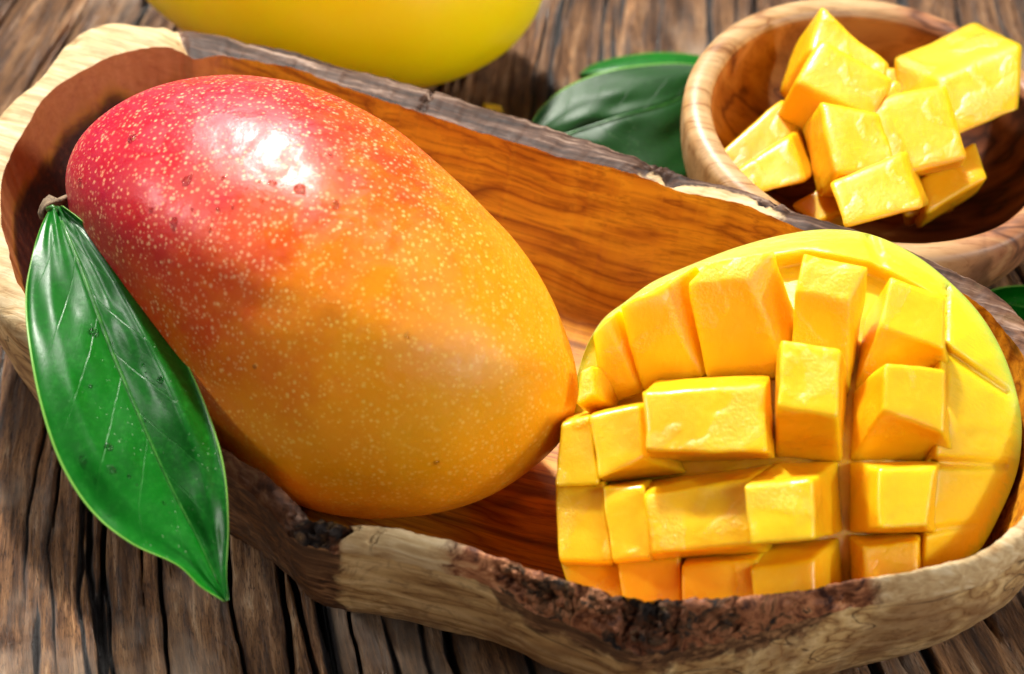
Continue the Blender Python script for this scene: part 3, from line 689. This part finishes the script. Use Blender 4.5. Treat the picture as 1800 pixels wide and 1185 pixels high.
def rounded_hex(front, back, r=0.16, n=9, noise=0.02, seed=0):
    """front/back: 4 world points each, TL TR BR BL. Rounded, slightly uneven block."""
    fr = np.asarray(front, float); bk = np.asarray(back, float)
    lin = np.linspace(-1, 1, n); lin = np.sign(lin) * np.abs(lin) ** 0.8
    V, F, idx = [], [], {}
    def vert(p):
        key = tuple(np.round(p, 5))
        if key not in idx: idx[key] = len(V); V.append(p)
        return idx[key]
    for ax in range(3):
        for sgn in (-1, 1):
            for i in range(n - 1):
                for j in range(n - 1):
                    q = []
                    for (di, dj) in ((0, 0), (1, 0), (1, 1), (0, 1)):
                        p = np.zeros(3); p[ax] = sgn; p[(ax + 1) % 3] = lin[i + di]; p[(ax + 2) % 3] = lin[j + dj]; q.append(vert(p))
                    F.append(tuple(q) if sgn > 0 else tuple(q[::-1]))
    V = np.array(V); size = np.array([np.linalg.norm(fr[1] - fr[0]), np.linalg.norm(fr[3] - fr[0]), np.linalg.norm(fr.mean(0) - bk.mean(0))]) / 2
    rr_ = np.minimum(r / np.maximum(size, 1e-3), 0.6)
    inn = np.clip(V, -(1 - rr_), 1 - rr_); dd = (V - inn) / rr_; L = np.linalg.norm(dd, axis=1, keepdims=True); dd = np.where(L > 1e-6, dd / np.maximum(L, 1e-6), 0)
    Vr = inn + dd * rr_
    a, b, c = (Vr[:, 0] + 1) / 2, (Vr[:, 1] + 1) / 2, (Vr[:, 2] + 1) / 2
    def quad(Q): return ((1 - a) * (1 - b))[:, None] * Q[0] + (a * (1 - b))[:, None] * Q[1] + (a * b)[:, None] * Q[2] + ((1 - a) * b)[:, None] * Q[3]
    W = (1 - c)[:, None] * quad(bk) + c[:, None] * quad(fr)
    nn = np.stack([fbm(W[:, 0] * 1.1, W[:, 1] * 1.1, W[:, 2] * 1.1, seed + q, 4, 0.45) for q in range(3)], 1)
    return W + noise * nn * 1.4, F
def px_hex(front, back, hf, hb, **kw):
    f = np.array(front, float); b = np.array(back, float)
    hf = np.broadcast_to(np.asarray(hf, float), 4); hb = np.broadcast_to(np.asarray(hb, float), 4)
    return rounded_hex(pw(f[:, 0], f[:, 1], plane_dep(f[:, 0], f[:, 1], hf)), pw(b[:, 0], b[:, 1], plane_dep(b[:, 0], b[:, 1], hb)), **kw)
# cut face corners (TL TR BR BL), root corners, cut-face height offset over the dome
cubes = [
 # top row
 ([(1022,650),(1040,640),(1046,690),(1012,712)], [(1040,680),(1090,650),(1090,720),(1040,730)], .30),
 ([(1062,560),(1090,543),(1068,566),(1043,590)], [(1085,640),(1145,600),(1132,695),(1055,725)], .55),
 ([(1100,531),(1228,463),(1163,511),(1090,540)], [(1150,620),(1262,575),(1246,672),(1128,695)], .75),
 ([(1238,464),(1362,438),(1314,491),(1208,499)], [(1262,580),(1404,560),(1392,668),(1243,685)], .75),
 ([(1414,441),(1528,468),(1492,526),(1399,511)], [(1396,580),(1512,590),(1494,700),(1390,680)], .65),
 ([(1566,486),(1662,520),(1660,618),(1549,570)], [(1518,560),(1650,600),(1680,655),(1500,690)], .32),
 # second row
 ([(986,741),(1037,730),(1054,850),(976,856)], [(998,728),(1046,720),(1066,852),(990,862)], .45),
 ([(1036,731),(1126,713),(1132,802),(1054,842)], [(1046,720),(1150,704),(1210,832),(1064,852)], .55),
 ([(1128,690),(1344,677),(1352,797),(1134,792)], [(1152,664),(1354,657),(1364,808),(1150,815)], .95),
 ([(1374,597),(1480,614),(1472,738),(1364,710)], [(1362,640),(1490,655),(1482,812),(1364,806)], 1.0),
 ([(1556,636),(1664,650),(1662,764),(1550,722)], [(1498,690),(1650,690),(1690,820),(1494,812)], .45),
 # third row
 ([(976,852),(1060,850),(1076,988),(984,990)], [(990,842),(1075,840),(1085,1000),(996,1000)], .28),
 ([(1059,859),(1134,853),(1144,980),(1075,986)], [(1074,848),(1150,840),(1156,990),(1086,995)], .38),
 ([(1132,868),(1318,840),(1320,956),(1144,974)], [(1146,845),(1364,812),(1360,975),(1150,990)], .50),
 ([(1310,853),(1428,843),(1431,948),(1320,957)], [(1364,812),(1478,810),(1480,938),(1366,948)], .85),
 ([(1546,826),(1644,822),(1632,928),(1548,930)], [(1490,812),(1660,808),(1645,940),(1490,938)], .32),
 # fourth row
 ([(986,986),(1088,984),(1096,1070),(1012,1070)], [(1015,980),(1090,975),(1100,1090),(1030,1090)], -.3),
 ([(1085,984),(1195,978),(1198,1090),(1102,1090)], [(1090,972),(1205,966),(1210,1100),(1105,1100)], -.2),
 ([(1196,998),(1330,985),(1330,1090),(1200,1090)], [(1215,970),(1360,955),(1360,1100),(1215,1100)], -.2),
 ([(1316,1003),(1430,985),(1435,1070),(1326,1070)], [(1345,960),(1478,938),(1485,1100),(1350,1100)], -.15),
 ([(1516,962),(1614,952),(1616,1030),(1520,1034)], [(1494,938),(1620,934),(1622,1045),(1496,1050)], -.30),
]
for k, (fr, bk, up) in enumerate(cubes):
    f = np.array(fr, float); b = np.array(bk, float)
    hf = dome(*f.mean(0)) * 0.7 + dome(f[:, 0], f[:, 1]) * 0.3 + up
    hb = dome(b[:, 0], b[:, 1]) - 1.15
    rad = min(0.05, 0.12 * np.linalg.norm(f[0] - f[3]) / 78 + 0.02)
    W, Fq = px_hex(fr, bk, hf, hb, r=rad, n=16, noise=0.028, seed=100 + k)
    if k >= 16: W = keep_inside(W, 0.94)
    mesh_obj('flesh_cube', W, Fq, M_flesh, cheek, True)

# ================================================================== LEAVES
def leaf(name, left, mid, right, zfun, mat, label, cat='leaf', nu=110, nv=40, thick=0.035, petiole=None, group=None):
    L = spline(left, nu, False)[:, :2]; Mi = spline(mid, nu, False)[:, :2]; Rr = spline(right, nu, False)[:, :2]
    vs = np.linspace(-1, 1, 2 * nv + 1); u = np.linspace(0, 1, nu)
    av = np.abs(vs)[None, :, None]
    E = np.where(vs[None, :, None] < 0, L[:, None], Rr[:, None])
    PXY = Mi[:, None] * (1 - av) + E * av
    U2, V2 = np.meshgrid(u, vs, indexing='ij')
    z = zfun(U2, V2)
    P = at(PXY[..., 0], PXY[..., 1], z)
    # normals for thickness
    du = np.gradient(P, axis=0); dv = np.gradient(P, axis=1); nn = np.cross(du, dv); nn /= np.linalg.norm(nn, axis=-1, keepdims=True) + 1e-9
    if nn[..., 2].mean() < 0: nn = -nn
    low = P - nn * thick * (1.0 - 0.5 * np.abs(V2[..., None]) ** 8)
    rib = np.exp(-(V2 / 0.05) ** 2)[..., None] * (1 - 0.7 * U2[..., None])
    P = P - nn * 0.05 * rib; low = low - nn * 0.10 * rib
    n, m = U2.shape; F = grid_faces(n, m); F2 = grid_faces(n, m, flip=True) + n * m
    loop = [i * m for i in range(n)] + [(n - 1) * m + j for j in range(1, m)] + [i * m + m - 1 for i in range(n - 2, -1, -1)] + [j for j in range(m - 2, 0, -1)]
    k = len(loop); sk = np.array([[loop[i], loop[(i + 1) % k], n * m + loop[(i + 1) % k], n * m + loop[i]] for i in range(k)])
    VV = np.concatenate([P.reshape(-1, 3), low.reshape(-1, 3)])
    Fa = np.concatenate([F, F2, sk])
    uv = np.stack([U2, V2, np.zeros_like(U2)], -1).reshape(-1, 3); uv = np.concatenate([uv, uv])
    base = empty(name, P[0, nv]); tag(base, label, cat, group)
    o = mesh_obj('blade', VV, Fa, mat, base, True, {'uvl': uv})
    bm = bmesh.new(); bm.from_mesh(o.data); bmesh.ops.recalc_face_normals(bm, faces=bm.faces); bm.to_mesh(o.data); bm.free()
    rp = (P[:, nv] + nn[:, nv] * 0.005)[4:-3:4]
    rb = tube('midrib', rp, np.linspace(0.055, 0.015, len(rp)), M_pet, base, 8); rb.parent = o
    if petiole is not None: tube('petiole', [at(np.float64(a), np.float64(b), np.float64(c)) for a, b, c in petiole], [.06] * len(petiole), M_stem if mat is None else M_pet, base, 10)
    return base, VV, Fa
def zf_front(U, V):
    z = 6.6 - 2.3 * U - 0.7 * U ** 3
    up = np.where(V < 0, 0.55, 0.75) * np.abs(V) ** 1.5 * np.sin(np.pi * np.clip(U, 0, 1)) ** 1.3
    curl = -0.55 * sstep(0.55, 1.0, np.abs(V)) * np.where(V > 0, 1.0, 0.75) * np.sin(np.pi * np.clip(U, 0, 1)) ** 1.2
    wav = 0.05 * fbm(U * 4, V * 1.6, 0, 14, 3) + 0.10 * np.sin(U * 9 + 1.2 * np.sign(V)) * np.abs(V) ** 1.5 + 0.05 * vnoise(U * 9, V * 3, 0, 4)
    return z + up + curl + wav
fl, flV, flF = leaf('mango_leaf',
     [(88,365),(70,402),(56,450),(45,518),(50,600),(72,715),(108,818),(162,900),(230,955),(310,992),(352,1030),(394,1056)],
     [(97,362),(138,460),(190,600),(240,720),(298,850),(352,955),(397,1057)],
     [(110,363),(150,394),(205,452),(272,540),(330,640),(371,740),(395,830),(401,920),(398,1000),(401,1054)], zf_front, M_leaf,
     'glossy green leaf with pale rim hanging from the stem end over the dish', petiole=[(84,368,6.45),(92,364,6.56),(102,372,6.5)])
def zf_back(U, V): return 0.85 + 0.4 * np.sin(np.pi * U) - 0.25 * V ** 2 - 0.55 * V + 0.08 * fbm(U * 3, V * 2, 0, 5, 2)
leaf('fallen_leaf', [(925,262),(934,216),(965,175),(1010,145),(1070,124),(1140,113),(1210,112),(1270,125)], [(925,262),(1000,235),(1090,205),(1180,180),(1270,128)],
     [(925,262),(960,300),(1030,335),(1120,345),(1200,315),(1250,240),(1272,130)], zf_back, M_leaf2, 'dark green leaf on the table between the yellow mango and small bowl', nu=70, nv=24)
def zf_back2(U, V): return 0.2 + 1.2 * U * (1 - U) - 0.15 * V ** 2
leaf('fallen_leaf', [(1018,130),(1045,112),(1100,98),(1170,92),(1240,100),(1290,122)], [(1018,131),(1080,124),(1160,120),(1230,122),(1290,124)],
     [(1018,132),(1090,150),(1160,160),(1230,150),(1290,126)], zf_back2, M_leaf, 'lighter leaf peeking out behind the dark leaf beside the small bowl', nu=60, nv=16)
leaf('fallen_leaf', [(1720,520),(1760,506),(1810,503),(1870,515),(1920,540)], [(1720,521),(1780,535),(1850,545),(1920,541)],
     [(1720,522),(1760,556),(1810,572),(1870,570),(1920,542)], lambda U, V: 0.3 + 0.5 * np.abs(V) ** 2 + 0.3 * np.sin(np.pi * U), M_leaf, 'green leaf on the table at the right edge behind the dish', nu=60, nv=16)

# ================================================================== SMALL BOWL WITH CUBES
BC = at(1510, 232, 3.3); RB = 4.55
bowl = empty('small_bowl', (BC[0], BC[1], 0.0))
tag(bowl, 'small round olive wood bowl filled with mango cubes behind the dish', 'bowl')
def lathe(prof, n=160):
    a = np.linspace(0, 2 * np.pi, n, endpoint=False); p = np.array(prof, float)
    return np.stack([p[:, :1] * np.cos(a), p[:, :1] * np.sin(a), np.repeat(p[:, 1:], n, 1)], -1)
tilt = np.array(Matrix.Rotation(R(7.5), 3, 'Y') @ Matrix.Rotation(R(0), 3, 'X'))
def place_bowl(P):
    Q = P @ tilt.T; return Q + np.array([BC[0], BC[1], 0.0])
HB = 3.5
t_ = np.linspace(0, 1, 40)
prof_out = [(1.6, 0.05)] + [(1.7 + (RB - 1.7) * math.sin(q * math.pi / 2) ** 0.85, 0.05 + (HB - 0.3) * (1 - math.cos(q * math.pi / 2)) ** 1.0) for q in t_]
lip = [(RB - 0.04, HB - 0.14), (RB - 0.14, HB - 0.04), (RB - 0.30, HB), (RB - 0.46, HB - 0.01), (RB - 0.57, HB - 0.07), (RB - 0.63, HB - 0.18)]
prof_in = [((RB - 0.65) * math.cos(q * math.pi / 2) ** 0.7, 0.75 + (HB - 0.95) * (1 - math.sin(q * math.pi / 2)) ** 1.05) for q in t_]
prof_in[-1] = (0.001, 0.75)
lo_shift = 0.55                              # the tilted foot is lifted so that its low side meets the table
Pout = place_bowl(lathe(prof_out + lip)); Pin = place_bowl(lathe([lip[-1]] + prof_in))
zmin = Pout[..., 2].min(); Pout[..., 2] -= zmin; Pin[..., 2] -= zmin
wobb = lambda P: P + np.stack([0.05 * fbm(P[..., 0] * .3, P[..., 1] * .3, P[..., 2] * .3, 7, 2), 0.05 * fbm(P[..., 0] * .3, P[..., 1] * .3, P[..., 2] * .3, 9, 2), 0.05 * fbm(P[..., 0] * .25, P[..., 1] * .25, 0, 10, 2)], -1)
Pout, Pin = wobb(Pout), wobb(Pin)
mesh_obj('outer_wall', Pout, grid_faces(len(Pout), 160, wrap_m=True), mat_small_bowl(False), bowl, True)
mesh_obj('hollow', Pin, grid_faces(len(Pin), 160, wrap_m=True), mat_small_bowl(True), bowl, True)

def c3(x, y): return (1200 + x / 2.37, y / 2.37)
bits = [  # near face px in crop units, shift of the far face, z of the near face centre, depth, label
 ([(598,50),(838,255),(800,410),(555,200)], (-135,205), 4.4, 1.3, 'topmost mango cube standing on its corner at the back of the small bowl'),
 ([(590,187),(852,332),(795,468),(498,336)], (-105,195), 4.6, 1.3, 'large mango cube just below the topmost one in the small bowl'),
 ([(182,622),(395,420),(480,560),(265,712)], (20,60), 3.2, 1.2, 'mango cube tucked at the left wall of the small bowl, half hidden'),
 ([(228,692),(440,556),(484,852),(288,770)], (42,-42), 3.6, 1.4, 'leftmost mango cube with a bright edge at the front of the small bowl'),
 ([(820,425),(885,340),(955,380),(905,460)], (0,30), 3.4, 1.2, 'mango cube mostly hidden behind others in the middle of the small bowl'),
 ([(1112,335),(1398,203),(1352,470),(1132,540)], (-195,-95), 4.1, 1.5, 'biggest mango cube leaning on the right rim of the small bowl'),
 ([(806,440),(1086,383),(1128,640),(915,705)], (-30,40), 4.2, 1.6, 'broad flat-faced mango cube right of centre in the small bowl'),
 ([(1000,742),(1205,605),(1246,752),(1034,862)], (-45,70), 3.1, 1.4, 'shaded mango cube at the lower right inside the small bowl'),
 ([(480,830),(650,730),(710,890),(570,900)], (30,50), 2.8, 1.4, 'mango cube at the bottom of the small bowl under the front ones'),
 ([(597,465),(812,500),(884,655),(652,718)], (-78,100), 4.4, 1.4, 'mango cube with wet highlights in the centre of the small bowl'),
 ([(700,560),(930,520),(960,760),(720,790)], (0,40), 3.0, 1.4, 'mango cube buried behind the frontmost cube in the small bowl'),
 ([(420,500),(620,420),(660,640),(470,720)], (0,40), 3.0, 1.4, 'mango cube buried between the left and centre cubes in the small bowl'),
 ([(860,300),(1080,300),(1090,480),(870,490)], (0,40), 2.9, 1.4, 'mango cube low behind the broad flat-faced one in the small bowl'),
 ([(900,700),(1080,640),(1110,840),(940,880)], (0,40), 2.6, 1.4, 'low mango cube between the frontmost and the shaded one in the small bowl'),
 ([(638,752),(902,645),(986,893),(688,915)], (22,-12), 4.2, 1.6, 'frontmost mango cube touching the near rim of the small bowl'),
]
for k, (q, sh, z, dp_, lab) in enumerate(bits):
    f = np.array([c3(*p) for p in q]); par = np.array([f[0], f[1], f[1] + f[3] - f[0], f[3]]); f = 0.4 * f + 0.6 * (par + f.mean(0) - par.mean(0)); f = f.mean(0) + (f - f.mean(0)) * 1.20; b = f + np.array(sh) / 2.37
    cd = float(dep(f[:, 0].mean(), f[:, 1].mean(), z))
    tilt_d = 0.55 * (f[:, 1].mean() - f[:, 1]) / 68.0
    fd = cd + tilt_d; bd = cd + dp_ + tilt_d * 1.0
    W, Fq = rounded_hex(pw(f[:, 0], f[:, 1], fd), pw(b[:, 0], b[:, 1], bd), r=0.10, n=12, noise=0.03, seed=300 + k)
    tag(mesh_obj('mango_cube', W, Fq, M_cube), lab, 'mango cube', 'mango cubes in the small bowl')

# ================================================================== YELLOW MANGO BEHIND, CRUMB
ysil = []
for q in np.linspace(0, 2 * np.pi, 40, endpoint=False):
    a, b, rot = 392, 262, R(14); x, y = a * math.cos(q), b * math.sin(q)
    ysil.append((576 + x * math.cos(rot) - y * math.sin(rot), -108 + x * math.sin(rot) + y * math.cos(rot)))
V, F, pos = star_solid(ysil, 576, -108, float(dep(576, -108, 3.6)), 3.6, nphi=160, npsi=80)
V[:, 2] -= 0
print('yellow low', V[:, 2].min())
tag(mesh_obj('yellow_mango', V, F, M_yellow), 'smooth bright yellow mango lying on the table behind the dish', 'mango')
q = at(868, 188, 0.15); f4 = [(845,180),(880,182),(884,192),(850,190)]
fW = np.array([at(np.float64(a), np.float64(b), 0.30) for a, b in f4]); bW = fW.copy(); bW[:, 2] -= 0.4
W, Fq = rounded_hex(fW, bW, r=0.1, n=6, noise=0.05, seed=9)
tag(mesh_obj('flesh_crumb', W, Fq, M_crumb), 'tiny yellow scrap of mango on the table behind the dish rim', 'crumb')

# ================================================================== WATER DROPLETS
leaf_bvh = BVHTree.FromPolygons([Vector(v) for v in flV], [tuple(f) for f in flF.tolist()])
def droplet(bvh, px, py, rpx, label, group, asp=1.0, ang=0.0, seed=0):
    d = Vector(ray(px, py)).normalized(); hit, nrm, i, dist = bvh.ray_cast(Vector(CAM), d)
    if hit is None: return
    if nrm.dot(d) > 0: nrm = -nrm
    r = rpx * dist / FPX
    t1 = nrm.cross(Vector((0, 0, 1))).normalized(); t2 = nrm.cross(t1)
    a, b = t1 * math.cos(ang) + t2 * math.sin(ang), -t1 * math.sin(ang) + t2 * math.cos(ang)
    n, m = 9, 20; V = []
    for i in range(n):
        w = (i / (n - 1)) * math.pi * 0.60
        for j in range(m):
            p = 2 * math.pi * j / m; k = 1 + 0.16 * float(vnoise(math.cos(p) * 1.4 + seed, math.sin(p) * 1.4, 0, 3))
            V.append(np.array(hit + (a * math.cos(p) * asp + b * math.sin(p)) * (r * math.sin(w) * k) + nrm * (r * 0.48 * (math.cos(w) - math.cos(math.pi * 0.52)))))
    F = [tuple(f) for f in grid_faces(n, m, wrap_m=True, flip=True).tolist()] + [tuple((n - 1) * m + j for j in range(m))]
    o = mesh_obj('water_droplet', V, F, M_water)
    bm = bmesh.new(); bm.from_mesh(o.data); bmesh.ops.remove_doubles(bm, verts=bm.verts, dist=1e-6); bmesh.ops.recalc_face_normals(bm, faces=bm.faces); bm.to_mesh(o.data); bm.free()
    for p_ in o.data.polygons: p_.use_smooth = True
    tag(o, label, 'droplet', group)
GM, GL = 'water droplets on the whole mango', 'water droplets on the front leaf'
for k, (x, y, r, asp, lab) in enumerate([
    (527,332,12.5,1.0,'largest round water droplet on the mango, right below its bright highlight'),
    (479,322,7.5,1.35,'water droplet on the mango just left of the largest round droplet'),
    (590,360,9,1.4,'flat smeared water droplet on the mango right of the largest droplet'),
    (328,318,10,1.2,'water droplet on the red left half of the mango below the highlight'),
    (232,244,11,1.0,'water droplet near the top left edge of the red mango'),
    (141,318,7,0.8,'water droplet at the far left end of the mango above the stem'),
    (306,390,9,1.1,'faint water droplet on the red flank of the mango above the leaf'),
    (716,590,8,0.6,'thin water streak droplet on the orange middle of the mango'),
    (768,813,7,1.0,'water droplet low on the orange underside of the mango')]):
    droplet(mango_bvh, x, y, r * 0.85, lab, GM, asp, 0.4 * k, k)
tinyM = 'tiny water bead sprinkled on the whole mango near the bright highlight'
rg = random.Random(4)
for k in range(14):
    droplet(mango_bvh, rg.gauss(430, 90), rg.gauss(310, 45), rg.uniform(1.8, 4.2), tinyM, 'tiny water beads on the mango', rg.uniform(0.7, 1.5), rg.uniform(0, 3), 30 + k)
for k, (x, y, r, asp, lab) in enumerate([
    (165,584,10,0.9,'largest water droplet on the front leaf beside the midrib'),
    (191,785,8,1.0,'water droplet low on the left half of the front leaf'),
    (146,808,7,0.9,'water droplet near the lower left margin of the front leaf'),
    (196,825,7,1.2,'water droplet on the front leaf just below the one on the left half'),
    (282,668,7,1.1,'water droplet on the right half of the front leaf')]):
    droplet(leaf_bvh, x, y, r, lab, GL, asp, 0.7 * k, 60 + k)
tinyL = 'tiny water bead sprinkled on the front leaf'
for k in range(14):
    if k % 3: x, y = rg.gauss(190, 45), rg.gauss(830, 75)
    else: x, y = rg.gauss(255, 35), rg.gauss(620, 50)
    droplet(leaf_bvh, x, y, rg.uniform(1.4, 3.2), tinyL, 'tiny water beads on the front leaf', rg.uniform(0.7, 1.4), rg.uniform(0, 3), 90 + k)
